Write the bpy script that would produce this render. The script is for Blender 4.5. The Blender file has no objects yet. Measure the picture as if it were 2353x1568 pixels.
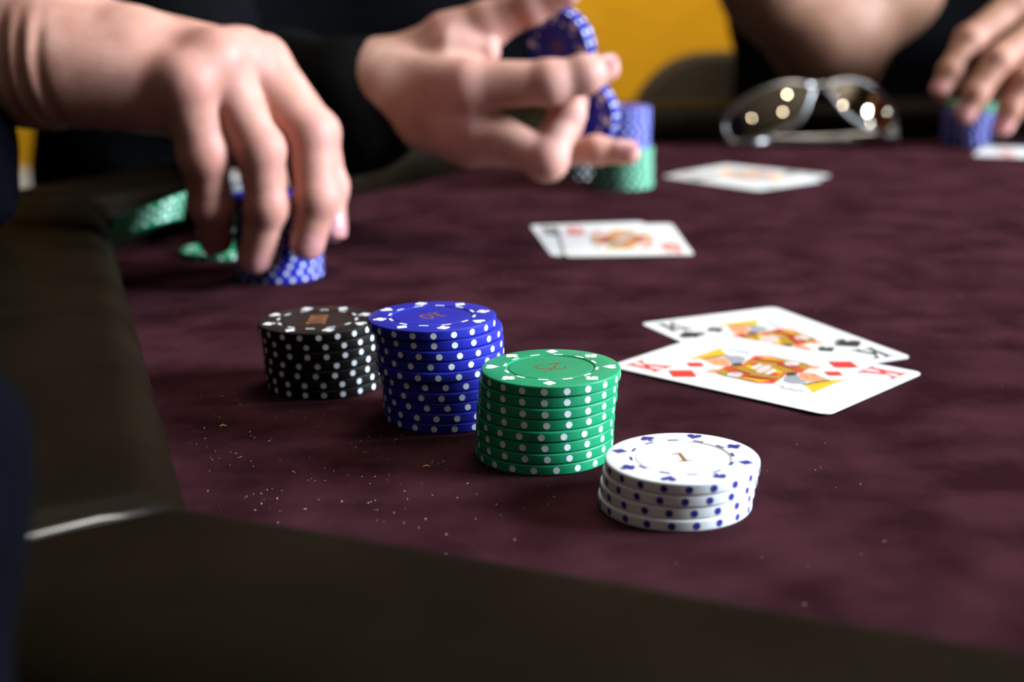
import bpy, math, random
import numpy as np
from mathutils import Vector, Matrix

# ------------------------------------------------------------------ scene, camera, light
scene = bpy.context.scene
col = scene.collection
PI = math.pi
TABLE = 0.75                       # height of the felt above the floor (m); all layout below is in mm on the felt


def V(p):
    return Vector((p[0] * .001, p[1] * .001, p[2] * .001 + TABLE))


scene.view_settings.view_transform = 'Standard'
scene.view_settings.look = 'None'
scene.view_settings.gamma = 1.0
scene.view_settings.use_curve_mapping = False
scene.view_settings.exposure = 0.0

cd = bpy.data.cameras.new('camera')
cam = bpy.data.objects.new('camera', cd)
col.objects.link(cam)
scene.camera = cam
cd.sensor_width = 36.0
cd.lens = 48.84
cd.clip_start = 0.01
pitch, roll = 0.257, -0.015
fw = Vector((0, math.cos(pitch), -math.sin(pitch)))
rt = Vector((1, 0, 0))
up = rt.cross(fw)
rt2 = rt * math.cos(roll) + up * math.sin(roll)
up2 = up * math.cos(roll) - rt * math.sin(roll)
mw = Matrix.Identity(4)
for i in range(3):
    mw[i][0], mw[i][1], mw[i][2] = rt2[i], up2[i], -fw[i]
mw.translation = V((0, 0, 134.4))
cam.matrix_world = mw
cd.dof.use_dof = True
cd.dof.focus_distance = 0.400
cd.dof.aperture_fstop = 8.2

world = bpy.data.worlds.new('world')
scene.world = world
world.use_nodes = True
wb = world.node_tree.nodes['Background']
wb.inputs['Color'].default_value = (0.75, 0.88, 1.0, 1)
wb.inputs['Strength'].default_value = 1.0


def area(name, loc, target, sx, sy, power, color):
    d = bpy.data.lights.new(name, 'AREA')
    d.shape = 'RECTANGLE'
    d.size, d.size_y, d.energy, d.color = sx, sy, power, color
    o = bpy.data.objects.new(name, d)
    col.objects.link(o)
    o.location = V(loc)
    o.rotation_euler = (V(target) - V(loc)).to_track_quat('-Z', 'Y').to_euler()
    return o


# daylight through the window in the right wall
area('window_daylight', (2470, 360, 800), (0, 420, 0), 1.05, 0.95, 415, (0.72, 0.84, 1.0))
# ceiling panel above the far half of the table
area('ceiling_panel_light', (250, 1150, 1790), (100, 900, 0), 0.6, 1.2, 19, (1.0, 0.93, 0.82))
# added fill light that brightens the yellow wall; it has no fixture
area('wall_fill_light', (500, 4300, 1750), (400, 6000, 300), 3.0, 0.3, 90, (1.0, 0.9, 0.7))

scene.cycles.use_denoising = True
scene.cycles.max_bounces = 6
scene.cycles.sample_clamp_indirect = 4.0

# ------------------------------------------------------------------ materials


def N(nt, t, **kw):
    n = nt.nodes.new(t)
    for k, v in kw.items():
        setattr(n, k, v)
    return n


MATS = {}


def mat(name, c, rough=.5, c2=None, scale=40., detail=3., bump=0., bscale=None, spec=.5, metal=0., sheen=0., sss=0.,
        coat=0., emit=None, estr=0., stretch=None, lo=.35, hi=.65, sheentint=None, bdist=.0004):
    m = bpy.data.materials.new(name)
    m.use_nodes = True
    nt = m.node_tree
    b = nt.nodes['Principled BSDF']
    c = tuple(c) + (1,)
    b.inputs['Roughness'].default_value = rough
    b.inputs['Specular IOR Level'].default_value = spec
    b.inputs['Metallic'].default_value = metal
    b.inputs['Sheen Weight'].default_value = sheen
    if sheentint:
        b.inputs['Sheen Tint'].default_value = tuple(sheentint) + (1,)
    b.inputs['Coat Weight'].default_value = coat
    if sss:
        b.inputs['Subsurface Weight'].default_value = sss
        b.inputs['Subsurface Radius'].default_value = (1, .35, .2)
        b.inputs['Subsurface Scale'].default_value = .007
    tc = N(nt, 'ShaderNodeTexCoord')
    src = tc.outputs['Object']
    if stretch:
        mp = N(nt, 'ShaderNodeMapping')
        mp.inputs['Scale'].default_value = stretch
        nt.links.new(src, mp.inputs['Vector'])
        src = mp.outputs['Vector']
    c2 = tuple(c2) + (1,) if c2 else tuple(min(1, x * 1.12) for x in c[:3]) + (1,)
    nz = N(nt, 'ShaderNodeTexNoise')
    nz.inputs['Scale'].default_value = scale
    nz.inputs['Detail'].default_value = detail
    nt.links.new(src, nz.inputs['Vector'])
    rp = N(nt, 'ShaderNodeValToRGB')
    rp.color_ramp.elements[0].position, rp.color_ramp.elements[1].position = lo, hi
    rp.color_ramp.elements[0].color, rp.color_ramp.elements[1].color = c, c2
    nt.links.new(nz.outputs['Fac'], rp.inputs['Fac'])
    nt.links.new(rp.outputs['Color'], b.inputs['Base Color'])
    if bump:
        bz = N(nt, 'ShaderNodeTexNoise')
        bz.inputs['Scale'].default_value = bscale or scale * 6
        bz.inputs['Detail'].default_value = 4
        nt.links.new(src, bz.inputs['Vector'])
        bp = N(nt, 'ShaderNodeBump')
        bp.inputs['Strength'].default_value = bump
        bp.inputs['Distance'].default_value = bdist
        nt.links.new(bz.outputs['Fac'], bp.inputs['Height'])
        nt.links.new(bp.outputs['Normal'], b.inputs['Normal'])
    if emit:
        b.inputs['Emission Color'].default_value = tuple(emit) + (1,)
        b.inputs['Emission Strength'].default_value = estr
    MATS[name] = m
    return m


M_chip = {
    'white': mat('white_plastic', (.74, .73, .70), .38, (.80, .79, .77), 60, spec=.3, bump=.05, bscale=1500),
    'green': mat('green_plastic', (.006, .235, .095), .40, (.010, .265, .11), 60, spec=.3, bump=.05, bscale=1500),
    'blue': mat('blue_plastic', (.011, .015, .27), .40, (.015, .020, .32), 60, spec=.26, bump=.05, bscale=1500),
    'black': mat('black_plastic', (.0045, .0032, .0026), .45, (.0070, .0050, .0040), 60, spec=.16, bump=.05, bscale=1500),
}
M_dot = mat('white_inlay', (.72, .73, .72), .45, spec=.35)
M_dotblue = mat('blue_inlay', (.028, .024, .20), .45, spec=.3)
M_gold = mat('gold_print', (.20, .085, .008), .5, (.28, .13, .012), 900)
M_copper = mat('copper_print', (.36, .12, .03), .55, (.26, .08, .02), 900)
M_felt = mat('burgundy_suede', (.0215, .0066, .0080), 1.0, (.0490, .0158, .0200), 42, 8, bump=.5, bscale=4200, spec=.0,
             sheen=.0, sheentint=(.6, .3, .32), lo=.34, hi=.68, bdist=.0006)
M_leather = mat('dark_leather', (.0046, .0029, .0012), .50, (.0066, .0043, .0019), 30, bump=.18, bscale=900, spec=.025)
M_welt = mat('glossy_welt', (.012, .011, .011), .24, spec=.8, coat=.4)
M_rust = mat('rust_print', (.17, .050, .010), .5, (.23, .075, .014), 900)
M_wood = mat('table_wood', (.04, .022, .012), .5, (.07, .04, .02), 12, stretch=(1, 8, 1))
M_card = mat('card_stock', (.66, .645, .60), .42, (.68, .665, .62), 30, spec=.35)
M_red = mat('print_red', (.58, .020, .010), .45)
M_black = mat('print_black', (.010, .009, .008), .5)
M_yel = mat('print_yellow', (.66, .38, .006), .45)
M_ochre = mat('print_ochre', (.36, .16, .006), .45, (.48, .24, .01), 1400)
M_pink = mat('print_flesh', (.66, .26, .12), .45)
M_pale = mat('print_pale_pink', (.66, .46, .43), .45)
M_grey = mat('print_grey', (.26, .26, .27), .45)
M_yellowwall = mat('yellow_wall_paint', (.46, .215, .002), .85, (.56, .275, .004), 5, 6, stretch=(1, 1, 9), spec=.2)
M_skirt = mat('white_gloss_paint', (.60, .56, .48), .4)
M_wall = mat('plain_wall_paint', (.035, .023, .015), .9, scale=3)
M_ceil = mat('ceiling_paint', (.17, .145, .115), .9, scale=3)
M_floor = mat('brown_carpet', (.06, .045, .035), .95, (.09, .07, .055), 60)
M_shirtblack = mat('black_cotton', (.0012, .0012, .0016), .9, (.0024, .0024, .0030), 25, bump=.4, bscale=700, spec=.03)
M_sweater = mat('black_knit', (.0022, .0022, .0020), .95, (.0045, .0045, .0042), 30, bump=.6, bscale=500, spec=.03)
M_navy = mat('navy_cloth', (.0005, .0006, .0013), .95, (.0008, .0010, .0022), 30, bump=.4, bscale=800, spec=.03)
M_taupe = mat('taupe_fabric', (.085, .066, .044), .95, (.105, .082, .055), 20, bump=.4, bscale=600, spec=.1)
M_silver = mat('brushed_silver', (.30, .285, .27), .34, (.38, .365, .35), 80, metal=1.)
M_lens = mat('brown_mirror_lens', (.60, .48, .34), .03, (.66, .54, .40), 6, metal=1.)
M_button = mat('pearl_button', (.45, .46, .48), .25, spec=.6)
M_nail = mat('fingernail', (.50, .215, .20), .25, (.56, .26, .24), 200, spec=.5)
M_lint = mat('lint_fibre', (.42, .33, .28), .9, (.60, .55, .52), 900)
M_lamp = mat('lamp_diffuser', (.9, .9, .85), .4, emit=(1., .99, .92), estr=110.)
M_lampwarm = mat('panel_diffuser', (.9, .9, .85), .4, emit=(1., .93, .8), estr=4.6)
M_glass = mat('window_glass', (1, 1, 1), .0)
M_glass.node_tree.nodes['Principled BSDF'].inputs['Transmission Weight'].default_value = 1.0
M_metal = mat('grey_metal', (.35, .35, .36), .4, metal=.8)
M_thread = mat('gold_thread', (.75, .50, .10), .5)


def skin_mat(name, c1, c2, flush):
    m = mat(name, c1, .55, c2, 70, 6, bump=.35, bscale=600, spec=.24, sss=.25)
    nt = m.node_tree
    b = nt.nodes['Principled BSDF']
    lk = b.inputs['Base Color'].links[0]
    s = lk.from_socket
    at = N(nt, 'ShaderNodeAttribute', attribute_name='flush')
    mx = N(nt, 'ShaderNodeMix', data_type='RGBA')
    nt.links.new(at.outputs['Fac'], mx.inputs['Factor'])
    nt.links.new(s, mx.inputs['A'])
    mx.inputs['B'].default_value = tuple(flush) + (1,)
    nt.links.new(mx.outputs['Result'], b.inputs['Base Color'])
    return m


M_skin1 = skin_mat('skin_tan', (.40, .183, .125), (.53, .275, .20), (.54, .23, .19))
M_skin2 = skin_mat('skin_pink', (.40, .20, .135), (.52, .30, .225), (.58, .265, .225))
M_skin3 = skin_mat('skin_warm', (.31, .15, .088), (.38, .19, .12), (.42, .18, .13))

# ------------------------------------------------------------------ mesh helpers


def mesh(name, verts, faces, m, smooth=False):
    me = bpy.data.meshes.new(name)
    me.from_pydata([tuple(v) for v in verts], [], faces)
    me.materials.append(m)
    if smooth:
        me.polygons.foreach_set('use_smooth', [True] * len(me.polygons))
    me.update()
    return me


def obj(name, me, parent=None, loc=None, label=None, cat=None, group=None, kind=None):
    o = bpy.data.objects.new(name, me)
    col.objects.link(o)
    if parent:
        o.parent = parent
    if loc is not None:
        o.location = loc
    tag(o, label, cat, group, kind)
    return o


def tag(o, label=None, cat=None, group=None, kind=None):
    for k, v in (('label', label), ('category', cat), ('group', group), ('kind', kind)):
        if v:
            o[k] = v
    return o


class MB:
    """collects verts/faces in mm, several materials"""

    def __init__(s):
        s.v, s.f, s.mi, s.mats = [], [], [], []

    def mat(s, m):
        if m not in s.mats:
            s.mats.append(m)
        return s.mats.index(m)

    def poly(s, pts, m, z=None):
        n = len(s.v)
        s.v += [(p[0], p[1], z if z is not None else p[2]) for p in pts]
        s.f.append(tuple(range(n, n + len(pts))))
        s.mi.append(s.mat(m))

    def grid(s, rows, m, closed=False):
        n = len(s.v)
        w = len(rows[0])
        for r in rows:
            s.v += [tuple(p) for p in r]
        k = s.mat(m)
        for i in range(len(rows) - 1):
            for j in range(w if closed else w - 1):
                a, b = n + i * w + j, n + i * w + (j + 1) % w
                s.f.append((a, b, b + w, a + w))
                s.mi.append(k)
        return n, w

    def box(s, a, b, m):
        x0, y0, z0 = a
        x1, y1, z1 = b
        n = len(s.v)
        s.v += [(x0, y0, z0), (x1, y0, z0), (x1, y1, z0), (x0, y1, z0), (x0, y0, z1), (x1, y0, z1), (x1, y1, z1), (x0, y1, z1)]
        k = s.mat(m)
        for q in ((0, 3, 2, 1), (4, 5, 6, 7), (0, 1, 5, 4), (1, 2, 6, 5), (2, 3, 7, 6), (3, 0, 4, 7)):
            s.f.append(tuple(n + i for i in q))
            s.mi.append(k)

    def tube(s, path, r, m, seg=10, cap=True, flat=1.):
        P = [Vector(p) for p in path]
        rows = []
        prev = None
        for i, p in enumerate(P):
            t = (P[min(i + 1, len(P) - 1)] - P[max(i - 1, 0)]).normalized()
            if prev is None:
                u = t.cross(Vector((0, 0, 1)))
                if u.length < .1:
                    u = t.cross(Vector((0, 1, 0)))
                u.normalize()
            else:
                u = (prev - t * prev.dot(t)).normalized()
            prev = u
            w = t.cross(u)
            rr = r[i] if isinstance(r, (list, tuple)) else r
            rows.append([p + (u * math.cos(a) * flat + w * math.sin(a)) * rr for a in [2 * PI * k / seg for k in range(seg)]])
        n, w_ = s.grid(rows, m, True)
        if cap:
            k = s.mat(m)
            s.f.append(tuple(n + i for i in range(seg)))
            s.mi.append(k)
            q = n + (len(P) - 1) * seg
            s.f.append(tuple(q + i for i in reversed(range(seg))))
            s.mi.append(k)

    def build(s, name, parent=None, smooth=False, world=False, sharp=None):
        me = bpy.data.meshes.new(name)
        if world:
            vs = [tuple(V(p)) for p in s.v]
        else:
            vs = [(p[0] * .001, p[1] * .001, p[2] * .001) for p in s.v]
        me.from_pydata(vs, [], s.f)
        for m in s.mats:
            me.materials.append(m)
        me.polygons.foreach_set('material_index', s.mi)
        if smooth:
            me.polygons.foreach_set('use_smooth', [True] * len(me.polygons))
            if sharp:
                me.set_sharp_from_angle(angle=math.radians(sharp))
        me.update()
        return obj(name, me, parent)


def rounded(x0, y0, x1, y1, r, n=6):
    pts = []
    for cx, cy, a0 in ((x1 - r, y0 + r, -PI / 2), (x1 - r, y1 - r, 0), (x0 + r, y1 - r, PI / 2), (x0 + r, y0 + r, PI)):
        for k in range(n + 1):
            a = a0 + PI / 2 * k / n
            pts.append((cx + r * math.cos(a), cy + r * math.sin(a)))
    return pts


# ------------------------------------------------------------------ flat print shapes (unit size, y up)


def arc(cx, cy, r, a0, a1, n=12):
    return [(cx + r * math.cos(a0 + (a1 - a0) * k / n), cy + r * math.sin(a0 + (a1 - a0) * k / n)) for k in range(n + 1)]


def heart():
    L = []
    for k in range(28):
        t = 2 * PI * k / 28
        x = 16 * math.sin(t) ** 3
        y = 13 * math.cos(t) - 5 * math.cos(2 * t) - 2 * math.cos(3 * t) - math.cos(4 * t)
        L.append((x / 33, (y + 2.5) / 30))
    return [L]


def spade():
    h = [(x, -y + .08) for x, y in heart()[0]][::-1]
    return [[(x * .98, y * .82 + .10) for x, y in h], [(-.2, -.5), (.2, -.5), (.05, -.1), (-.05, -.1)]]


def club():
    return [arc(0, .24, .23, 0, 2 * PI, 16)[:-1], arc(-.25, -.08, .23, 0, 2 * PI, 16)[:-1], arc(.25, -.08, .23, 0, 2 * PI, 16)[:-1],
            [(-.2, -.5), (.2, -.5), (.06, .1), (-.06, .1)], arc(0, .02, .14, 0, 2 * PI, 10)[:-1]]


def diamond():
    return [[(0, -.52), (.44, 0), (0, .52), (-.44, 0)]]


SUIT = {'H': heart(), 'S': spade(), 'C': club(), 'D': diamond()}


def stroke(pts, w):
    P = [Vector((p[0], p[1])) for p in pts]
    L, R = [], []
    for i, p in enumerate(P):
        t = (P[min(i + 1, len(P) - 1)] - P[max(i - 1, 0)]).normalized()
        n = Vector((-t.y, t.x))
        ww = w[i] if isinstance(w, (list, tuple)) else w
        L.append(p + n * ww / 2)
        R.append(p - n * ww / 2)
    return [[tuple(L[i]), tuple(R[i]), tuple(R[i + 1]), tuple(L[i + 1])] for i in range(len(P) - 1)]


def ell(cx, cy, rx, ry, a0, a1, n=14):
    return [(cx + rx * math.cos(a0 + (a1 - a0) * k / n), cy + ry * math.sin(a0 + (a1 - a0) * k / n)) for k in range(n + 1)]


GLYPH = {       # height 1, centred on x
    '1': [[(-.09, 0), (.09, 0), (.09, 1), (-.05, 1)], [(-.30, .80), (-.05, .88), (-.05, 1), (-.30, .91)], [(-.30, 0), (.30, 0), (.30, .11), (-.30, .11)]],
    '0': stroke(ell(0, .5, .24, .43, 0, 2 * PI, 24), .14),
    '2': stroke(ell(0, .70, .24, .25, PI * .95, -.25 * PI, 10) + [(-.05, .28), (-.27, .06)], .10) + stroke([(-.30, .06), (0, .05), (.32, .10)], [.10, .12, .08]),
    '5': stroke([(.26, .95), (-.18, .95)], .10) + stroke([(-.18, .98), (-.22, .52), (-.05, .58)] + ell(0, .31, .25, .26, PI * .5, -PI * .8, 12), .10),
    'K': [[(-.34, .0), (-.13, 0), (-.13, 1), (-.34, 1)], [(-.48, 0), (.0, 0), (.0, .08), (-.48, .08)], [(-.48, .92), (.0, .92), (.0, 1), (-.48, 1)],
          [(-.13, .32), (-.13, .46), (.26, .97), (.38, .97)], [(.14, .92), (.54, .92), (.54, 1), (.14, 1)],
          [(-.03, .56), (.12, .74), (.50, .04), (.25, .04)], [(.12, 0), (.58, 0), (.58, .08), (.12, .08)]],
}

# ------------------------------------------------------------------ room
b = MB()
b.box((-3200, -2200, -800), (2500, 6000, -750), M_floor)
tag(b.build('floor', world=True), kind='structure')
b = MB()
b.box((-3200, -2200, 1850), (2500, 6000, 1900), M_ceil)
tag(b.build('ceiling', world=True), kind='structure')
b = MB()
b.box((-3300, 6000, -800), (2600, 6100, 1900), M_yellowwall)
tag(b.build('wall_back', world=True), kind='structure')
b = MB()
b.box((-3300, -2200, -800), (-3200, 6000, 1900), M_wall)
tag(b.build('wall_left', world=True), kind='structure')
b = MB()
b.box((-3300, -2300, -800), (2600, -2200, 1900), M_wall)
tag(b.build('wall_front', world=True), kind='structure')
b = MB()                                  # right wall with a window opening
b.box((2500, -2200, -800), (2600, -200, 1900), M_wall)
b.box((2500, 920, -800), (2600, 6000, 1900), M_wall)
b.box((2500, -200, -800), (2600, 920, 300), M_wall)
b.box((2500, -200, 1300), (2600, 920, 1900), M_wall)
tag(b.build('wall_right', world=True), kind='structure')
b = MB()
for a, c in (((2490, -220, 280), (2560, 940, 320)), ((2490, -220, 1280), (2560, 940, 1320)), ((2490, -220, 320), (2560, -180, 1280)), ((2490, 900, 320), (2560, 940, 1280)), ((2500, 345, 320), (2540, 375, 1280))):
    b.box(a, c, M_skirt)
win = tag(b.build('window_1', world=True), kind='structure')
b = MB()
b.box((2518, -180, 320), (2522, 900, 1280), M_glass)
b.build('pane', win, world=True)
b = MB()
b.box((-3200, 5980, -750), (2500, 6000, -640), M_skirt)
tag(b.build('baseboard_back', world=True), kind='structure')

# ------------------------------------------------------------------ poker table
A, B_, C_, D_ = (-70, 283), (-207, 703), (66, 1137), (520, 1131)
POLY = [A, B_, C_, D_, (770, 800), (716, 330), (345, 88)]
n = len(POLY)
ctr = Vector((280, 640))
table = bpy.data.objects.new('poker_table', None)
col.objects.link(table)
table.location = (.28, .64, 0)
tag(table, 'poker table with burgundy suede top and padded dark leather rail', 'table')
toff = (-.28, -.64, 0)


def tchild(mb, name, smooth=False, sharp=None):
    o = mb.build(name, table, smooth, True, sharp)
    o.location = toff
    return o


b = MB()
cp = []
for i in range(n):
    p = Vector(POLY[i]) + (Vector(POLY[i]) - ctr).normalized() * 25
    cp.append((p.x, p.y))
b.poly([(x, y, 0) for x, y in cp[::-1]], M_felt)
for i in range(n):
    (x0, y0), (x1, y1) = cp[i], cp[(i + 1) % n]
    b.poly([(x0, y0, 0), (x1, y1, 0), (x1, y1, -3), (x0, y0, -3)], M_felt)
b.poly([(x, y, -3) for x, y in cp], M_felt)
tchild(b, 'playing_surface')
PROF = []          # (outward, height) of the padded rail
for k in range(9):
    a = PI - PI * .5 * k / 8
    PROF.append((13 + 13 * math.cos(a) - 0, 14 + 14 * math.sin(a)))
PROF = [(3, 0), (1, 6)] + PROF + [(30, 29.5), (45, 30), (60, 29), (72, 26), (82, 20), (88, 11), (90, 0), (88, -14), (60, -20), (12, -20)]
RAILW = 90


def edge_normal(i):
    p, q = Vector(POLY[i]), Vector(POLY[(i + 1) % n])
    t = (q - p).normalized()
    nn = Vector((-t.y, t.x))
    if nn.dot((p + q) / 2 - ctr) < 0:
        nn = -nn
    return nn


for i in range(n):
    p, q = Vector(POLY[i]), Vector(POLY[(i + 1) % n])
    t = (q - p).normalized()
    nn = edge_normal(i)
    n0, n1 = edge_normal((i - 1) % n), edge_normal((i + 1) % n)
    m0 = (nn + n0) / (1 + nn.dot(n0))
    m1 = (nn + n1) / (1 + nn.dot(n1))
    rows = []
    S = [0, .0015, .004, .008, .014, .022, .05, .2, .4, .6, .8, .95, .978, .986, .992, .996, .9985, 1]
    L = (q - p).length
    for s in S:
        d = min(s, 1 - s) * L
        e = min(d / 9., 1)
        k = math.sqrt(max(0, 1 - (1 - e) ** 2))       # rounded cushion ends
        row = []
        for (o, h) in PROF:
            oo = 45 + (o - 45) * (.80 + .20 * k)
            hh = h if h < 2 else h * (.60 + .40 * k)
            bul = 3.0 * math.sin(PI * s) if h > 2 else 0
            a_ = p + m0 * oo
            b__ = q + m1 * oo
            pt = a_ + (b__ - a_) * s
            row.append((pt.x, pt.y, hh + bul * .35))
        rows.append(row)
    b = MB()
    n0_, w_ = b.grid(rows, M_leather, True)
    k = b.mat(M_leather)
    b.f.append(tuple(n0_ + j for j in range(w_)))
    b.mi.append(k)
    b.f.append(tuple(n0_ + (len(S) - 1) * w_ + j for j in reversed(range(w_))))
    b.mi.append(k)
    o = tchild(b, 'rail_cushion', True)
for i in range(n):                      # glossy welt cord in each seam between two cushions
    p = Vector(POLY[i])
    n0, n1 = edge_normal((i - 1) % n), edge_normal(i)
    m0 = (n0 + n1) / (1 + n0.dot(n1))
    path = []
    for o_, h_ in ((-.5, 4), (0, 9), (1.5, 15), (5, 21), (11, 25), (20, 26.5), (34, 27), (50, 27), (64, 25.5), (76, 21), (84, 14), (88, 6)):
        q = p + m0 * o_
        path.append((q.x, q.y, h_ - 1.2))
    b = MB()
    b.tube(path, 2.6, M_welt, 10)
    tchild(b, 'seam_welt', True)
b = MB()
op = [(POLY[i][0] + (POLY[i][0] - ctr.x) * .10, POLY[i][1] + (POLY[i][1] - ctr.y) * .10) for i in range(n)]
b.poly([(x, y, -20) for x, y in op[::-1]], M_wood)
b.poly([(x, y, -45) for x, y in op], M_wood)
for i in range(n):
    (x0, y0), (x1, y1) = op[i], op[(i + 1) % n]
    b.poly([(x0, y0, -20), (x1, y1, -20), (x1, y1, -45), (x0, y0, -45)], M_wood)
tchild(b, 'table_board')
for x, y in ((60, 350), (560, 350), (60, 950), (560, 950)):
    b = MB()
    b.tube([(x, y, -45), (x * 1.0, y, -750)], [28, 22], M_metal, 14)
    tchild(b, 'leg', True, 40)

# ------------------------------------------------------------------ poker chips
R, TH = 20.0, 3.25


def chip_body(color):
    prof = [(0, TH / 2 - .12), (11.9, TH / 2 - .12), (12.2, TH / 2 - .30), (12.5, TH / 2 - .30), (12.8, TH / 2 - .02), (13.0, TH / 2), (19.35, TH / 2), (19.75, TH / 2 - .13),
            (19.97, TH / 2 - .42), (20.0, TH / 2 - .7)]
    prof = prof + [(r, -z) for r, z in prof[::-1]]
    seg = 96
    b = MB()
    rows = [[(r * math.cos(2 * PI * k / seg), r * math.sin(2 * PI * k / seg), z) for k in range(seg)] for r, z in prof if r > 0]
    n0, w = b.grid(rows, M_chip[color], True)
    b.f.append(tuple(n0 + k for k in range(seg)))
    b.mi.append(0)
    b.f.append(tuple(n0 + (len(rows) - 1) * w + k for k in reversed(range(seg))))
    b.mi.append(0)
    b.f = [tuple(reversed(q)) for q in b.f]
    return b


def dots_mb(m):
    b = MB()
    for i in range(20):
        a0 = 2 * PI * i / 20
        rings = [[(R + .04, a0, 0)]]
        pts = []
        for k in range(16):
            t = 2 * PI * k / 16
            pts.append((a0 + .98 * math.cos(t) / R, .98 * math.sin(t)))
        b.poly([((R + .035) * math.cos(a), (R + .035) * math.sin(a), z) for a, z in pts], m)
    return b


def mark_mesh(polys, size, m):
    b = MB()
    for p in polys:
        b.poly([(x * size, y * size, 0) for x, y in p], m)
    return b


chip_me = {}


def grab(mb, name):
    o = mb.build(name)
    me = o.data
    bpy.data.objects.remove(o)
    return me


for c in M_chip:
    o = chip_body(c).build('poker_chip', None, True, False, 28)
    chip_me[c] = o.data
    bpy.data.objects.remove(o)
dots_me = {'w': grab(dots_mb(M_dot), 'edge_dots'), 'b': grab(dots_mb(M_dotblue), 'edge_dots')}
suit_me = {(s, k): grab(mark_mesh(SUIT[s], 4.3, m), 'suit_mark') for s in 'HSCD' for k, m in (('w', M_dot), ('b', M_dotblue))}


def dash_me(m):
    b = MB()
    for i in range(12):
        a0 = 2 * PI * i / 12
        n = 5
        outer = [(13.75 * math.cos(a0 + (k / n - .5) * .22), 13.75 * math.sin(a0 + (k / n - .5) * .22)) for k in range(n + 1)]
        inner = [(12.90 * math.cos(a0 + (k / n - .5) * .22), 12.90 * math.sin(a0 + (k / n - .5) * .22)) for k in range(n + 1)]
        b.poly([(x, y, 0) for x, y in outer[::1] + inner[::-1]], m)
    return grab(b, 'dash_ring')


dashes = {'w': dash_me(M_dot), 'b': dash_me(M_dotblue)}


def number_me(txt, h, m, adv):
    b = MB()
    x = -adv * h * (len(txt) - 1) / 2
    for ch in txt:
        for p in GLYPH[ch]:
            b.poly([(x + a * h, (c - .5) * h, 0) for a, c in p], m)
        x += adv * h
    return grab(b, 'denomination')


NUM = {'white': number_me('1', 6.8, M_gold, .6), 'green': number_me('25', 6.8, M_rust, .66), 'blue': number_me('10', 6.2, M_rust, .62), 'black': number_me('100', 6.4, M_copper, .66)}
ORDER = {'white': 'DCHS', 'black': 'DCHS', 'green': 'DSHC', 'blue': 'DSHC'}
ORD = ['topmost', 'second', 'third', 'fourth', 'fifth', 'sixth', 'seventh', 'eighth', 'ninth', 'tenth', 'eleventh', 'twelfth', 'thirteenth', 'fourteenth', 'fifteenth', 'sixteenth']


def chip(color, loc, label, group, rz=0., top=False, suit0=90., num=0., rot=None):
    o = obj('poker_chip', chip_me[color], None, V(loc), label, 'poker chip', group)
    if rot is not None:
        o.rotation_euler = rot
    else:
        o.rotation_euler = (0, 0, rz)
    k = 'b' if color == 'white' else 'w'
    obj('edge_dots', dots_me[k], o)
    if top:
        z = TH / 2 * .001
        for i in range(8):
            a = math.radians(suit0 + 45 * i) - rz
            s = ORDER[color][i % 4]
            q = obj('suit_mark', suit_me[(s, k)], o, (.0166 * math.cos(a), .0166 * math.sin(a), z + .00003))
            q.rotation_euler = (0, 0, a - PI / 2)
        d = obj('dash_ring', dashes[k], o, (0, 0, z + .00003))
        d.rotation_euler = (0, 0, math.radians(suit0 + 22) - rz)
        t = obj('denomination', NUM[color], o, (0, 0, z - .00012 + .00003))
        t.rotation_euler = (0, 0, math.radians(num) - rz)
    return o


def ordinal(i, n):
    return 'topmost' if i == 0 else ('bottom' if i == n - 1 else ORD[i] + ' from top')


def stack(color, x, y, offs, where, group, rots=None, suit0=90, num=0, marks=True, seed=1, z0=0, base_i=0, total=None):
    """offs: per chip from the top down, (dx, dy) mm from the base point"""
    rnd = random.Random(seed)
    n = len(offs)
    for i, (dx, dy) in enumerate(offs):
        z = z0 + (n - 1 - i) * TH + TH / 2
        tot = total or n
        chip(color, (x + dx, y + dy, z), f'{color} chip, {ordinal(i + base_i, tot)} in the {where}', group,
             rots[i] if rots else rnd.uniform(0, .31), marks and i == 0, suit0, num)


stack('white', 42.0, 341.3, [(1.7, -.2), (1.15, 0), (.55, .3), (0, 0)], 'short white stack at the front', 'white chips of the front stack', suit0=-18, num=9, seed=3,
      rots=[-.03, -.03 - .02, .10, .16])
stack('green', 8.9, 382.9, [(2.1, 0), (1.4, .3), (1.2, 0), (.7, .2), (.45, -.2), (.3, .1), (.2, 0), (0, 0)], 'green stack between the blue and white ones',
      'green chips of the front stack', suit0=87, num=204, seed=5)
stack('blue', -20.6, 420.7, [(-4.2, 0), (-2.4, .6), (-2.0, 0), (-2.0, .3), (-2.2, -.4), (-1.1, .4), (-.8, 0), (-.5, .2), (-.3, 0), (0, 0)],
      'tall blue stack between the black and green ones', 'blue chips of the front stack', suit0=60, num=216, seed=8)
stack('black', -63.8, 458.0, [(-2.1, 0), (-1.2, .3), (-1.0, 0), (-.9, .2), (-.8, 0), (-.7, .1), (0, 0)], 'black stack left of the tall blue one',
      'black chips of the front stack', suit0=65, num=90, seed=12)
# stack under the reaching hand
rr = random.Random(4)
jit = lambda n, a=.5: [(rr.uniform(-a, a), rr.uniform(-a, a)) for _ in range(n)]
stack('blue', -108, 638, jit(12, .35), 'blue stack gripped by the left hand', 'blue chips under the reaching hand', marks=False, seed=21)
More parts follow.
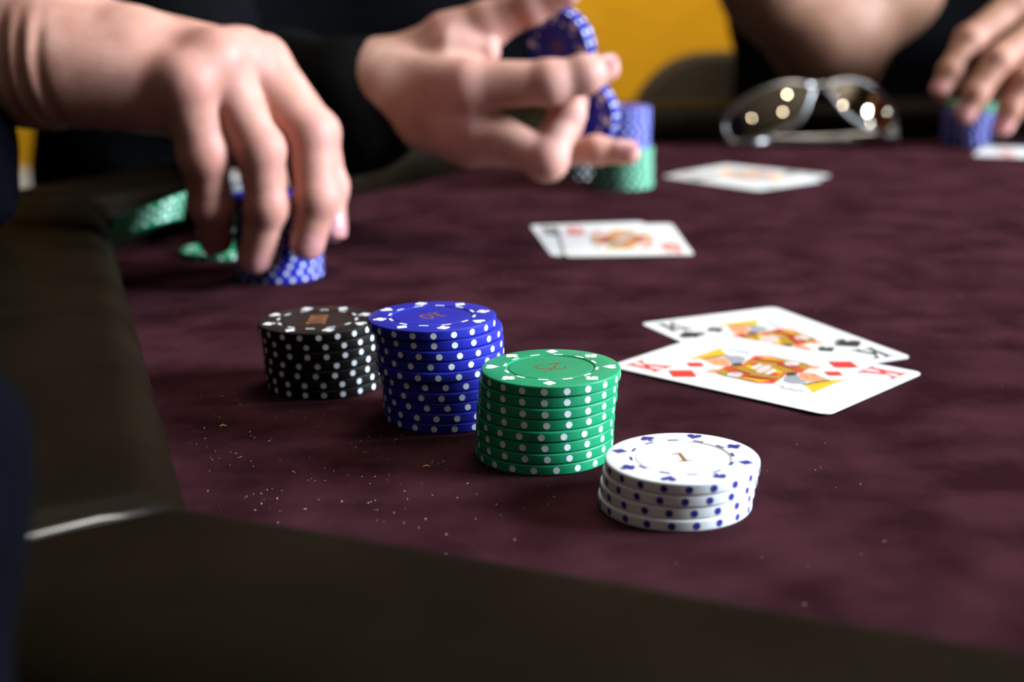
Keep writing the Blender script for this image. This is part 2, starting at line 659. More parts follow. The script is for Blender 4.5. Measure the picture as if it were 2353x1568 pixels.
# blue over green stack behind the raised hand
stack('green', 73.5, 905, jit(8, .4), 'green half of the stack behind raised hand', 'green chips of the tall back stack', marks=False, seed=22, base_i=0)
stack('blue', 72.5, 905, [(-1 + .4 * (i < 4), 0) for i in range(8)], 'blue half of the stack behind raised hand', 'blue chips of the tall back stack', seed=23, z0=8 * TH, suit0=40, num=30)
stack('black', 46, 956, jit(7), 'black stack under the raised hand', 'black chips of the back stack', seed=24)
stack('blue', 364, 1108, jit(8), 'blue stack under the rightmost hand', 'blue chips at the right edge', seed=25)
stack('green', 367, 1109, [(0, 0), (1.5, 0)], 'green pair on the rightmost blue stack', 'green chips at the right edge', seed=26, z0=8 * TH)
WX, WY = (-142.7, 736.0, 23.3)[:2]
stack('black', WX, WY, jit(5), 'black stack glimpsed between the fingers', 'black chips behind the reaching hand', marks=False, seed=29)
stack('white', WX, WY, jit(6), 'white stack glimpsed between the fingers', 'white chips behind the reaching hand', seed=27, z0=5 * TH)
# green chips slid off a low pile beside the left rail
chip('green', (-147, 694, TH / 2), 'lone green chip lying flat beside the gripped blue stack', None, .2, True, 30, 80)
for i in range(4):
    chip('green', (-190 + 1.0 * i, 716 + .6 * i, 10.3 + 3.3 * i), f'green chip, {ordinal(3 - i, 4)} in the leaning pile by the rail', 'green chips of the leaning pile',
         rot=(math.radians(-9), math.radians(-18), .1 * i), top=(i == 3))


# ------------------------------------------------------------------ playing cards
CW, CL = 63.0, 88.0


def card_body():
    b = MB()
    pts = rounded(0, 0, CW, CL, 3.6)
    t = .30
    b.poly([(x, y, t) for x, y in pts], M_card)
    b.poly([(x, y, 0) for x, y in pts[::-1]], M_card)
    k = len(pts)
    for i in range(k):
        (x0, y0), (x1, y1) = pts[i], pts[(i + 1) % k]
        b.poly([(x0, y0, 0), (x1, y1, 0), (x1, y1, t), (x0, y0, t)], M_card)
    return grab(b, 'playing_card')


card_me = card_body()
ZP = .30
# card coordinates: x from the left edge, y measured DOWN from the top edge


def cpoly(b, pts, m, lev):
    for s in (0, 1):
        q = [(x, CL - y) if not s else (CW - x, y) for x, y in pts]
        b.poly([(x, y, ZP + .02 * lev) for x, y in q], m)


def court(suitm, suit):
    b = MB()
    lines = MB()
    fr = (15.5, 16, 47.5, 72)
    for x0, y0, x1, y1 in ((15.4, 16, 15.65, 72), (47.35, 16, 47.6, 72), (15.4, 15.9, 47.6, 16.15), (15.4, 71.85, 47.6, 72.1)):
        b.poly([(x0, CL - y0, ZP + .02), (x1, CL - y0, ZP + .02), (x1, CL - y1, ZP + .02), (x0, CL - y1, ZP + .02)][::-1], M_grey)
    # crown
    cpoly(b, [(24.5, 16.3), (45.2, 16.3), (42.0, 19.5), (39.2, 23.4), (34, 21.6), (29, 19.4)], M_yel, 1)
    cpoly(b, [(28.6, 19.2), (34, 21.3), (39.2, 23.2), (38.9, 24.2), (33.6, 22.4), (28.4, 20.2)], M_black, 2)
    for k in range(7):
        x, y = 29.5 + k * 1.35, 18.9 + k * .55
        cpoly(b, [(x, y - 1.0), (x + .45, y - 1.0), (x + .45, y), (x, y)], M_red if k % 2 else M_black, 2)
    # face, hair, beard, collar
    cpoly(b, [(28.3, 20.3), (33.4, 22.4), (35.2, 24.6), (33.5, 27.5), (31.8, 30.0), (27.5, 32.0), (25.4, 30.8), (24.8, 27.6), (26.4, 24.5)], M_pink, 1)
    cpoly(b, [(26.6, 26.2), (28.6, 26.0), (28.6, 26.5), (26.6, 26.7)], M_black, 2)
    cpoly(b, [(30.2, 27.0), (31.8, 26.7), (31.8, 27.2), (30.2, 27.5)], M_black, 2)
    cpoly(b, [(27.3, 29.3), (29.6, 29.1), (29.6, 29.5), (27.3, 29.7)], M_red, 2)
    cpoly(b, [(38.6, 24.2), (40.6, 27.0), (40.2, 30.6), (35.5, 33.2), (30.6, 34.2), (29.0, 32.0), (32.0, 29.8), (34.0, 27.2), (35.3, 24.4)], M_grey, 1)
    cpoly(b, [(28.6, 32.2), (31.6, 31.8), (33.4, 33.6), (31.0, 35.4), (28.4, 34.6)], M_black, 2)
    # axe blade and shaft beside the head
    cpoly(b, [(45.6, 18.5), (46.0, 18.5), (44.6, 32), (44.2, 32)], M_black, 1)
    cpoly(b, [(44.6, 20), (46.9, 21.5), (47.0, 27.5), (44.3, 28), (45.4, 24)], M_grey, 2)
    cpoly(b, [(45.0, 21), (46.3, 22), (46.4, 27), (44.9, 27.3), (45.6, 24)], M_card, 3)
    # hand
    cpoly(b, [(16.2, 30.0), (20.6, 30.4), (20.8, 32.8), (16.4, 33.2)], M_pink, 1)
    # robe
    cpoly(b, [(17.2, 33.0), (22, 32.4), (27, 31.6), (31, 35), (36, 33.5), (44.5, 31.8), (47.3, 36), (47.3, 44), (15.7, 44), (15.7, 38)], M_red, 1)
    cpoly(b, [(17.0, 33.6), (22.4, 33.0), (25.6, 36), (24.0, 44), (15.7, 44), (15.7, 38)], M_ochre, 2)
    cpoly(b, [(26.4, 33.2), (30.4, 36.2), (39.0, 33.4), (41.6, 44), (23.2, 44)], M_ochre, 2)
    cpoly(b, [(41.5, 34.2), (46.0, 36.2), (46.6, 44), (44.4, 44), (43.6, 38.5)], M_yel, 2)
    cpoly(b, [(22.4, 34.2), (24.6, 36.4), (22.4, 44), (19.2, 44), (20.4, 38)], M_red, 3)
    # lace cuff
    c1 = ell(19.0, 40.4, 3.4, 2.9, 0, 2 * PI, 16)[:-1]
    cpoly(b, c1, M_black, 4)
    cpoly(b, ell(19.0, 40.4, 3.1, 2.6, 0, 2 * PI, 16)[:-1], M_card, 5)
    cpoly(b, ell(19.0, 40.4, 1.8, 1.4, 0, 2 * PI, 12)[:-1], M_pale, 6)
    # striped front of the robe
    cpoly(b, [(29.5, 37.4), (35.6, 36.0), (37.6, 44), (27.2, 44)], M_yel, 3)
    cpoly(b, [(32.0, 36.9), (35.4, 36.2), (36.2, 38.8), (33.4, 39.4)], M_red, 4)
    cpoly(b, [(30.0, 39.6), (36.4, 38.8), (36.8, 40.6), (29.6, 41.4)], M_card, 4)
    cpoly(b, [(29.2, 42.2), (37.2, 41.8), (37.5, 44), (28.2, 44)], M_pale, 4)
    # dark outlines and studs along the hems
    for (x0, y0), (x1, y1) in (((26.4, 33.2), (23.2, 44)), ((39.0, 33.4), (41.6, 44)), ((29.5, 37.4), (27.2, 44)), ((35.6, 36.0), (37.6, 44)), ((22.4, 34.2), (19.2, 44)), ((41.5, 34.2), (44.4, 44)), ((29.4, 41.7), (37.0, 41.2))):
        for q in stroke([(x0, y0), (x1, y1)], .32):
            cpoly(b, q, M_black, 7)
    for k in range(6):
        t = (k + .5) / 6
        for (x0, y0), (x1, y1) in (((25.3, 35), (22.6, 43.6)), ((40.3, 35), (42.6, 43.6)), ((16.6, 35.5), (16.6, 43)), ((46.3, 37), (46.3, 43.5))):
            x, y = x0 + (x1 - x0) * t, y0 + (y1 - y0) * t
            cpoly(b, ell(x, y, .42, .42, 0, 2 * PI, 8)[:-1], M_black, 8)
    return b


def pip_mb(suit, m, x, y, s):
    b = MB()
    for p in SUIT[suit]:
        b.poly([(x + a * s, CL - y + c * s) for a, c in p], m, ZP + .18)
    return b


def both_ends(name, me, card_):
    obj(name, me, card_)
    q = obj(name, me, card_, (CW * .001, CL * .001, 0))
    q.rotation_euler = (0, 0, PI)


def index_mb(letter, m):
    b = MB()
    for p in GLYPH[letter]:
        b.poly([(8.9 + a * 9.8, CL - 17.4 + c * 13.2) for a, c in p], m, ZP + .06)
    return b


court_me = {'r': grab(court(M_red, 'D'), 'court_picture')}
court_me['k'] = court_me['r']
pip_me, idx_me = {}, {}


def card(corner, th, z, suit, label, group=None, face='K', tilt=(0, 0)):
    """corner = top-left corner of the card on the felt; th = direction of its long edge, read top to bottom"""
    o = obj('playing_card', card_me, None, None, label, 'playing card', group)
    # local x = width, local y = up the card; card's down axis points along th
    u = Vector((math.cos(th), math.sin(th)))
    w = Vector((-u.y, u.x))
    org = Vector(corner) + u * CL
    o.location = V((org.x, org.y, z))
    o.rotation_euler = (tilt[0], tilt[1], math.atan2(w.y, w.x))
    m = M_red if suit in 'HD' else M_black
    if suit not in pip_me:
        pip_me[suit] = [grab(pip_mb(suit, m, 8.8, 26.0, 11.6), 'pip'), grab(pip_mb(suit, m, 21.0, 22.6, 7.2), 'pip'), grab(index_mb('K', m), 'index_letter'),
                        grab(index_mb('2', m), 'index_letter'), grab(pip_mb(suit, m, 31.5, 20, 13), 'pip')]
    P_ = pip_me[suit]
    both_ends('pip', P_[0], o)
    both_ends('pip', P_[1 if face == 'K' else 4], o)
    both_ends('index_letter', P_[2 if face == 'K' else 3], o)
    if face == 'K':
        obj('court_picture', court_me['r'], o)
    return o


card((50.86, 534.99), -1.167, .05, 'S', 'king of spades playing card lying partly under the king of diamonds')
card((33.81, 471.86), -.757, .62, 'D', 'king of diamonds playing card lying over the king of spades', tilt=(-.002, .001))
card((11, 762), -PI / 2 + .105, .05, 'C', 'black king of clubs card mostly hidden under the red king in mid table')
card((26.0, 757), -PI / 2 + .012, .62, 'H', 'red king of hearts card lying square in mid table')
card((104.5, 949), .62 - PI / 2 + .02, .05, 'C', 'lower playing card of the far pair in front of the sunglasses', face='2')
card((111.0, 954), .62 - PI / 2 + .16, .62, 'S', 'upper playing card of the far pair in front of the sunglasses')
card((345, 1034), -.45, .05, 'H', 'white playing card half out of sight at the right edge', face='2')

# ------------------------------------------------------------------ sunglasses
gl = bpy.data.objects.new('sunglasses', None)
col.objects.link(gl)
GX, GY = 240.0, 1084.0
gl.location = V((GX, GY, 0))
tag(gl, 'silver framed wraparound sunglasses with brown lenses standing on the felt', 'sunglasses')


def gpt(X, Y, off=0.):
    x = (X - 1190) / 13.6
    z = (878 - Y) / 14.6
    y = x * x / 230. + z * .34 + (z - 22) ** 2 / 260. + off          # wrapped, domed, leaning back
    return (x, y, z)


LEFT = [(1185, 205), (1090, 140), (980, 122), (850, 132), (700, 178), (560, 245), (430, 330), (320, 430), (245, 545), (222, 650), (250, 750), (320, 830), (450, 830), (600, 785), (760, 715), (900, 655), (1010, 590), (1085, 480), (1140, 350)]
RIGHT = [(1275, 205), (1350, 145), (1460, 110), (1600, 100), (1730, 130), (1850, 195), (1970, 310), (2060, 430), (2115, 560), (2130, 680), (2105, 770), (2040, 800), (1930, 755), (1800, 690), (1680, 630), (1560, 560), (1470, 480), (1390, 370), (1325, 280)]


def inset(L, d):
    P = [Vector(p) for p in L]
    c = sum(P, Vector((0, 0))) / len(P)
    out = []
    for i, p in enumerate(P):
        t = (P[(i + 1) % len(P)] - P[i - 1]).normalized()
        nn = Vector((-t.y, t.x))
        if nn.dot(c - p) < 0:
            nn = -nn
        out.append(p + nn * d)
    return out


def smooth_loop(L, k=3):
    out = []
    n = len(L)
    for i in range(n):
        p0, p1, p2, p3 = (Vector(L[(i + j - 1) % n]) for j in range(4))
        for s in range(k):
            t = s / k
            out.append(.5 * ((2 * p1) + (-p0 + p2) * t + (2 * p0 - 5 * p1 + 4 * p2 - p3) * t * t + (-p0 + 3 * p1 - 3 * p2 + p3) * t ** 3))
    return out


for side in (LEFT, RIGHT):
    Lp = smooth_loop(side)
    In = inset(Lp, 50)
    b = MB()
    # rim: closed band with front, back, inner and outer faces
    rows = []
    for q, o_ in ((Lp, 0.6), (Lp, -1.6), (inset(Lp, 16), -2.4), (inset(Lp, 36), -2.4), (In, -1.2), (In, 1.2), (Lp, 0.6)):
        rows.append([gpt(p.x, p.y, o_) for p in q])
    b.grid(rows, M_silver, True)
    b.f = [tuple(reversed(f)) for f in b.f]
    rim = b.build('rim', gl, True)
    b = MB()
    c = sum(In, Vector((0, 0))) / len(In)
    rows = []
    for k in range(9):
        s = max(.02, k / 8)
        rows.append([gpt(c.x + (p.x - c.x) * s, c.y + (p.y - c.y) * s, -.2) for p in In])
    n0, w = b.grid(rows, M_lens, True)
    b.f.append(tuple(n0 + j for j in range(w))[::-1])
    b.mi.append(0)
    back = [gpt(p.x, p.y, .9) for p in In]
    b.build('lens', gl, True)
b = MB()
b.tube([gpt(1120, 175, -1), gpt(1190, 185, -1), gpt(1235, 190, -1), gpt(1280, 185, -1), gpt(1345, 165, -1)], [3.0, 3.0, 2.4, 3.0, 3.0], M_silver, 10)
b.build('bridge', gl, True)
for sgn, tip in ((-1, 40), (1, -46)):
    hx = sgn * 68
    b = MB()
    y0 = hx * hx / 230. + 4
    b.tube([(hx, y0 - 2, 8), (hx * .97, y0 + 6, 6.5), (hx * .85, y0 + 10 + (4 if sgn > 0 else 0), 5.5), (hx * .3, 24 + (5 if sgn > 0 else 0), 4.6), (tip * .6, 22 + (5 if sgn > 0 else 0), 4.2), (tip, 22 + (5 if sgn > 0 else 0), 3.6)], [2.5, 3.8, 4.2, 4.0, 3.6, 2.6], M_silver, 10, flat=.5)
    b.build('temple', gl, True)
    b = MB()
    b.tube([(hx * .98, y0 - 1, 2.5), (hx * .98, y0 - 1, 11)], 2.2, M_silver, 10)
    b.build('hinge', gl, True, sharp=40)

# ------------------------------------------------------------------ flesh and cloth: smooth distance fields turned into one skin
BIG = 60.0


class Field:
    def __init__(s, lo, hi, h):
        s.lo, s.h = np.array(lo, float), h
        s.n = np.ceil((np.array(hi, float) - s.lo) / h).astype(int) + 1

    def new(s):
        return np.full(tuple(s.n), BIG, np.float32)

    def add(s, D, prim, k, margin=22.):
        a, b, ra, rb = np.array(prim[0], float), np.array(prim[1], float), prim[2], prim[3]
        m = max(ra, rb) + margin
        i0 = np.maximum(np.floor((np.minimum(a, b) - m - s.lo) / s.h).astype(int), 0)
        i1 = np.minimum(np.ceil((np.maximum(a, b) + m - s.lo) / s.h).astype(int) + 1, s.n)
        if (i1 <= i0).any():
            return
        ax = [(s.lo[d] + s.h * np.arange(i0[d], i1[d])).astype(np.float32) for d in range(3)]
        ab = b - a
        L2 = max(float(ab @ ab), 1e-6)
        X, Y, Z = ax[0][:, None, None] - a[0], ax[1][None, :, None] - a[1], ax[2][None, None, :] - a[2]
        t = np.clip((X * ab[0] + Y * ab[1] + Z * ab[2]) / L2, 0, 1).astype(np.float32)
        d = np.sqrt((X - t * ab[0]) ** 2 + (Y - t * ab[1]) ** 2 + (Z - t * ab[2]) ** 2) - (ra + (rb - ra) * t)
        sl = tuple(slice(i0[q], i1[q]) for q in range(3))
        D[sl] = smin(D[sl], d, k)


def smin(a, b, k):
    h = np.maximum(k - np.abs(a - b), 0) / k
    return (np.minimum(a, b) - h * h * k * .25).astype(np.float32)


def surface(F, lo, h):
    """naive surface nets"""
    ins = F < 0
    c = np.zeros(tuple(np.array(F.shape) - 1), np.uint8)
    for dx in (0, 1):
        for dy in (0, 1):
            for dz in (0, 1):
                c += ins[dx:F.shape[0] - 1 + dx, dy:F.shape[1] - 1 + dy, dz:F.shape[2] - 1 + dz]
    act = (c > 0) & (c < 8)
    idx = np.argwhere(act)
    ids = np.full(act.shape, -1, np.int32)
    ids[act] = np.arange(len(idx), dtype=np.int32)
    acc = np.zeros((len(idx), 3))
    cnt = np.zeros(len(idx))
    C = [(0, 0, 0), (1, 0, 0), (0, 1, 0), (1, 1, 0), (0, 0, 1), (1, 0, 1), (0, 1, 1), (1, 1, 1)]
    val = [F[idx[:, 0] + q[0], idx[:, 1] + q[1], idx[:, 2] + q[2]].astype(float) for q in C]
    for i in range(8):
        for j in range(i + 1, 8):
            if sum(abs(C[i][d] - C[j][d]) for d in range(3)) != 1:
                continue
            x = (val[i] < 0) != (val[j] < 0)
            t = np.where(x, val[i] / np.where(x, val[i] - val[j], 1), 0)
            p = np.array(C[i])[None] + t[:, None] * (np.array(C[j]) - np.array(C[i]))[None]
            acc[x] += p[x]
            cnt[x] += 1
    verts = (idx + acc / cnt[:, None]) * h + np.array(lo)
    faces = []
    for axis in range(3):
        o1, o2 = [d for d in range(3) if d != axis]
        a = [slice(None)] * 3
        b_ = [slice(None)] * 3
        a[axis], b_[axis] = slice(0, -1), slice(1, None)
        A0, B0 = ins[tuple(a)], ins[tuple(b_)]
        e = np.argwhere(A0 != B0)
        ok = (e[:, o1] > 0) & (e[:, o2] > 0) & (e[:, o1] < F.shape[o1] - 1) & (e[:, o2] < F.shape[o2] - 1)
        e = e[ok]
        s = A0[e[:, 0], e[:, 1], e[:, 2]]
        q = []
        for d1, d2 in ((1, 1), (0, 1), (0, 0), (1, 0)):
            g = e.copy()
            g[:, o1] -= d1
            g[:, o2] -= d2
            q.append(ids[g[:, 0], g[:, 1], g[:, 2]])
        q = np.stack(q, 1)
        flip = s if axis != 1 else ~s
        q[~flip] = q[~flip][:, ::-1]
        faces.append(q)
    return verts, np.concatenate(faces)


def skin_object(name, D, fld, m, parent, flush=None):
    v, f = surface(D, fld.lo, fld.h)
    me = bpy.data.meshes.new(name)
    vv = v * .001
    vv[:, 2] += TABLE
    org = np.array(parent.location)
    me.vertices.add(len(v))
    me.vertices.foreach_set('co', (vv - org).astype(np.float32).ravel())
    me.loops.add(f.size)
    me.loops.foreach_set('vertex_index', f.astype(np.int32).ravel())
    me.polygons.add(len(f))
    me.polygons.foreach_set('loop_start', np.arange(0, f.size, 4, dtype=np.int32))
    me.polygons.foreach_set('use_smooth', [True] * len(f))
    me.materials.append(m)
    if flush:
        w = np.zeros(len(v), np.float32)
        for p, r, a in flush:
            d2 = ((v - np.array(p)) ** 2).sum(1)
            w = np.maximum(w, a * np.exp(-d2 / (2 * r * r)))
        at = me.attributes.new('flush', 'FLOAT', 'POINT')
        at.data.foreach_set('value', w.astype(np.float32))
    me.validate()
    me.update()
    return obj(name, me, parent)


def hand_field(fld, palm, fingers, extra=(), kpalm=9., kroot=6., kgap=1.3):
    P_ = fld.new()
    for q in palm:
        fld.add(P_, q, kpalm)
    for q in extra:
        fld.add(P_, q[:4], q[4] if len(q) > 4 else 18.)
    out = None
    for fg in fingers:
        F = fld.new()
        for (a, ra), (b, rb) in zip(fg[:-1], fg[1:]):
            fld.add(F, (a, b, ra, rb), 3.)
        for (a, ra) in fg[1:-1]:                       # knuckle bulge
            fld.add(F, (a, a, ra * 1.02, ra * 1.02), 4.)
        F = smin(P_, F, kroot)
        out = F if out is None else smin(out, F, kgap)
    return out


def flush_of(fingers):
    L = []
    for fg in fingers:
        for i, (p, r) in enumerate(fg):
            L.append((p, r * 1.1, .9 if i == len(fg) - 1 else .75))
    return L


def nail(parent, dip, tip, r, dorsal, label=None):
    d, t = Vector(dip), Vector(tip)
    a = (t - d).normalized()
    nn = Vector(dorsal)
    nn = (nn - a * nn.dot(a)).normalized()
    s_ = a.cross(nn)
    b = MB()
    rows = []
    for i in range(8):
        s = -6.0 + 11.0 * i / 7
        wid = math.radians(56) * math.sqrt(max(.05, 1 - abs((i - 3.2) / 4.2) ** 3))
        rad = r + .75 if s < 0 else math.sqrt(max(1, r * r - s * s * .55)) + .75
        rows.append([t + a * s + (nn * math.cos(w) + s_ * math.sin(w)) * rad for w in [wid * (j / 4 - 1) for j in range(9)]])
    b.grid(rows, M_nail)
    o = b.build('fingernail', parent, True, True)
    o.data.transform(Matrix.Translation(-Vector(parent.location)))
    return o


def person(name, loc, label):
    o = bpy.data.objects.new(name, None)
    col.objects.link(o)
    o.location = V(loc)
    tag(o, label, 'person')
    return o


def bounds(prims, pad):
    pts = np.array([p for q in prims for p in (q[0], q[1])], float)
    r = max(max(q[2], q[3]) for q in prims)
    return pts.min(0) - r - pad, pts.max(0) + r + pad


def cloth(name, prims, k, h, m, parent, wrinkle=0., wscale=.03, seed=0, cut=None):
    lo, hi = bounds(prims, 8)
    fld = Field(lo, hi, h)
    D = fld.new()
    for q in prims:
        fld.add(D, q, k, 60.)
    if wrinkle:
        ax = [fld.lo[d] + h * np.arange(fld.n[d]) for d in range(3)]
        X, Y, Z = ax[0][:, None, None], ax[1][None, :, None], ax[2][None, None, :]
        D = D + (wrinkle * (np.sin(wscale * (X * 1.0 + .7 * Z) + seed + 1.3 * np.sin(wscale * .6 * (Y - Z))) + .6 * np.sin(wscale * 2.1 * (Z - .5 * X + .3 * Y) + 2 * seed))).astype(np.float32)
    if cut:
        D = cut(D, fld)
    return skin_object(name, D, fld, m, parent)


# ---- person reaching in from the left, gripping the blue stack
p1 = person('person', (-460, 640, -200), 'person in navy reaching in from the left to grip a blue chip stack')
pinky = [((-138.2, 599.0, 92.6), 12), ((-132.1, 602.0, 61.7), 10.6), ((-132.7, 611.0, 38.9), 8.9), ((-133.7, 624.0, 20.8), 7.6)]
ring = [((-126.6, 612.0, 100.4), 12.2), ((-108.5, 606.0, 62.8), 10.2), ((-106.9, 606.0, 37.9), 8.8), ((-113.6, 611.0, 15.0), 7.9)]
middle = [((-117.5, 628.0, 99.7), 12.2), ((-88.3, 620.0, 67.9), 10.6), ((-85.9, 613.0, 40.4), 9.2), ((-91.0, 613.0, 20.2), 8.0)]
index = [((-112.5, 648.0, 98.1), 12), ((-90.7, 660.0, 64.2), 10), ((-86.4, 660.0, 38.3), 8.6), ((-85.5, 655.0, 19.2), 7.0)]
thumb = [((-190.6, 652.0, 89.5), 16), ((-151.0, 668.0, 73.1), 12.5), ((-121.1, 678.0, 54.2), 10.5), ((-114.5, 669.0, 26.8), 9)]
F1 = [pinky, ring, middle, index, thumb]
palm1 = [((-197.8, 608.0, 98.4), pinky[0][0], 20, 10.5), ((-198.9, 614.0, 106.4), ring[0][0], 21, 10.5), ((-199.7, 624.0, 110.9), middle[0][0], 21, 11), ((-204.0, 638.0, 111.9), index[0][0], 20, 11),
         ((-201.3, 612.0, 94.5), (-149.7, 606.0, 84.5), 19, 13), ((-200.9, 640.0, 90.6), (-155.8, 655.0, 79.8), 20, 15),
         ((-164.3, 618.0, 104.7), (-164.3, 618.0, 104.7), 17, 17), ((-135.9, 597.0, 92.4), (-135.9, 597.0, 92.4), 11.6, 11.6), ((-125.7, 608.0, 101.4), (-125.7, 608.0, 101.4), 11.8, 11.8), ((-117.3, 625.0, 101.0), (-117.3, 625.0, 101.0), 12, 12)]
arm1 = [((-213.7, 630.0, 105.8), (-203.5, 628.0, 105.2), 29, 26, 14.), ((-352.4, 690.0, 103.8), (-213.7, 630.0, 105.8), 42, 29, 14.)]
lo, hi = bounds([q for q in palm1] + [(a[0], b_[0], a[1], b_[1]) for fg in F1 for a, b_ in zip(fg[:-1], fg[1:])] + [arm1[1][:4]], 5)
fld = Field(lo, hi, 1.35)
D = hand_field(fld, palm1, F1, arm1)
ax_ = [fld.lo[d] + fld.h * np.arange(fld.n[d]) for d in range(3)]
w0, w1 = np.array((-213.7, 630.0, 105.8)), np.array((-164.8, 620.0, 104.6))
wa = (w1 - w0) / np.linalg.norm(w1 - w0)
SX = (ax_[0][:, None, None] - w0[0]) * wa[0] + (ax_[1][None, :, None] - w0[1]) * wa[1] + (ax_[2][None, None, :] - w0[2]) * wa[2]
ZR = np.clip((w0[2] + 22 - ax_[2]) / 16., 0, 1)[None, None, :]
SX = SX + .12 * (ax_[2][None, None, :] - w0[2])
for s0, amp in ((10., 1.5), (18., 1.7), (26., 1.2)):                # wrist creases
    D = D + (amp * ZR * np.exp(-((SX - s0) / 2.6) ** 2)).astype(np.float32)
skin_object('body', D, fld, M_skin1, p1, flush_of(F1))
for fg, dn in ((pinky, (-.5, -.8, .3)), (ring, (-.12, -.95, .25)), (middle, (.1, -.95, .25)), (index, (.8, -.5, .2)), (thumb, (-.3, .9, .3))):
    nail(p1, fg[2][0], fg[3][0], fg[3][1], dn)
cloth('shirt', [((-470, 560, -420), (-470, 600, 330), 150, 165), ((-560, 760, -420), (-560, 760, 330), 140, 150), ((-440, 520, -60), (-330, 580, -130), 95, 78),
                ((-480, 700, 320), (-367.4, 695.0, 105.8), 80, 56), ((-367.4, 695.0, 105.8), (-331.6, 682.0, 104.3), 56, 50), ((-237.5, 600.0, 68.2), (-222.4, 588.0, 46.9), 16, 12), ((-390, 600, 60), (-237.5, 600.0, 68.2), 60, 16)], 40., 5., M_navy, p1, 3., .035, 1)

# ---- person in black across the table, riffling chips
p2 = person('person', (-150, 1180, -200), 'person in black shirt and sweater flicking blue chips with a raised hand')
index2 = [((-20.9, 708.0, 81.4), 13), ((20.4, 700.0, 82.9), 10.6), ((37.8, 702.0, 86.4), 9.2), ((49.4, 706.0, 88.9), 6.8)]
middle2 = [((-18.0, 714.0, 61.9), 11.4), ((18.8, 700.0, 44.5), 10), ((29.9, 712.0, 66.2), 8.4), ((33.5, 722.0, 76.3), 7.2)]
ring2 = [((-18.3, 718.0, 53.9), 11.2), ((14.9, 724.0, 45.1), 9.4), ((30.0, 736.0, 58.7), 8.), ((35.4, 744.0, 69.2), 7.)]
pinky2 = [((-20.6, 734.0, 47.6), 10), ((23.2, 728.0, 44.9), 8), ((45.2, 722.0, 46.4), 6.9), ((61.5, 718.0, 45.1), 6.1)]
thumb2 = [((-30.7, 737.0, 102.8), 15), ((-10.7, 735.0, 110.0), 11.6), ((11.1, 731.0, 119.4), 9.4), ((29.9, 727.0, 127.0), 8.2)]
F2 = [index2, middle2, ring2, pinky2, thumb2]
palm2 = [((-61.4, 730.0, 81.5), index2[0][0], 19, 13.5), ((-61.5, 728.0, 76.5), middle2[0][0], 19, 13), ((-61.9, 732.0, 72.4), ring2[0][0], 17, 11.5), ((-62.5, 738.0, 70.1), pinky2[0][0], 16, 10.5),
         ((-60.0, 742.0, 85.5), (-25.1, 737.0, 101.4), 18, 14.5), ((-28.2, 727.0, 97.1), (-10.8, 724.0, 97.4), 13, 6.5)]
arm2 = [((-73.7, 738.0, 76.6), (-60.8, 734.0, 76.7), 22, 21, 12.), ((-179.5, 870.0, 69.5), (-131.2, 800.0, 60.7), 30, 30, 12.), ((-131.2, 800.0, 60.7), (-73.7, 738.0, 76.6), 30, 22, 12.)]
lo, hi = bounds(palm2 + [(a[0], b_[0], a[1], b_[1]) for fg in F2 for a, b_ in zip(fg[:-1], fg[1:])] + [a[:4] for a in arm2], 5)
fld = Field(lo, hi, 1.35)
D = hand_field(fld, palm2, F2, arm2, 7., 4.5)
skin_object('body', D, fld, M_skin2, p2, flush_of(F2))
for fg, dn in ((index2, (.1, -.5, .85)), (pinky2, (.1, -.6, .8)), (thumb2, (-.1, -.3, .9)), (middle2, (.8, .2, -.3))):
    nail(p2, fg[2][0], fg[3][0], fg[3][1], dn)
cloth('sweater_sleeve', [((-203.0, 905.0, 73.4), (-131.2, 800.0, 60.7), 40, 37), ((-131.2, 800.0, 60.7), (-75.9, 742.0, 70.8), 37, 36)], 30., 4., M_sweater, p2, 1.8, .06, 2)
cloth('shirt', [((-316.6, 1330.0, -146.9), (-278.8, 1310.0, 303.6), 138, 150), ((-213.5, 1350.0, -152.8), (-185.8, 1330.0, 304.8), 142, 155), ((-106.3, 1360.0, -156.6), (-89.2, 1340.0, 304.7), 134, 146),
                ((-203.0, 905.0, 73.4), (-298.8, 1200.0, 189.2), 42, 85)], 45., 6., M_shirtblack, p2, 4., .03, 3)
for py in (-45, 8, 45):
    b = MB()
    c = Vector((-210.0, 1186.0, 102.5))
    z = {-45: 42, 8: 20, 45: 0}[py]
    b.tube([(c.x, c.y + 2, c.z + z), (c.x, c.y - 2.2, c.z + z)], [5.4, 4.8], M_button, 14)
    o = b.build('button', p2, True, True, 40)
    o.data.transform(Matrix.Translation(-Vector(p2.location)))

# chips flying between the fingers
zax = Vector((0, 0, 1))


def tilted(color, c, nrm, label, group):
    q = zax.rotation_difference(Vector(nrm).normalized()).to_euler()
    return chip(color, c, label, group, rot=q, top=True)


nu = Vector((-.62, -.74, -.22)).normalized()
cu = Vector((26.6, 742.0, 98.6))
for k, nm in enumerate(('nearer', 'farther')):
    c = cu - nu * (k * 4.6)
    tilted('blue', c, nu, f'{nm} blue chip of the pair under the raised thumb', 'blue chips held by the raised hand')
nl = Vector((-.55, -.80, -.10)).normalized()
cl_ = Vector((39.6, 753.0, 62.1))
for k, nm in enumerate(('nearer', 'farther')):
    c = cl_ - nl * (k * 3.5)
    tilted('blue', c, nl, f'{nm} blue chip of the pair below the pointing finger', 'blue chips held by the raised hand')

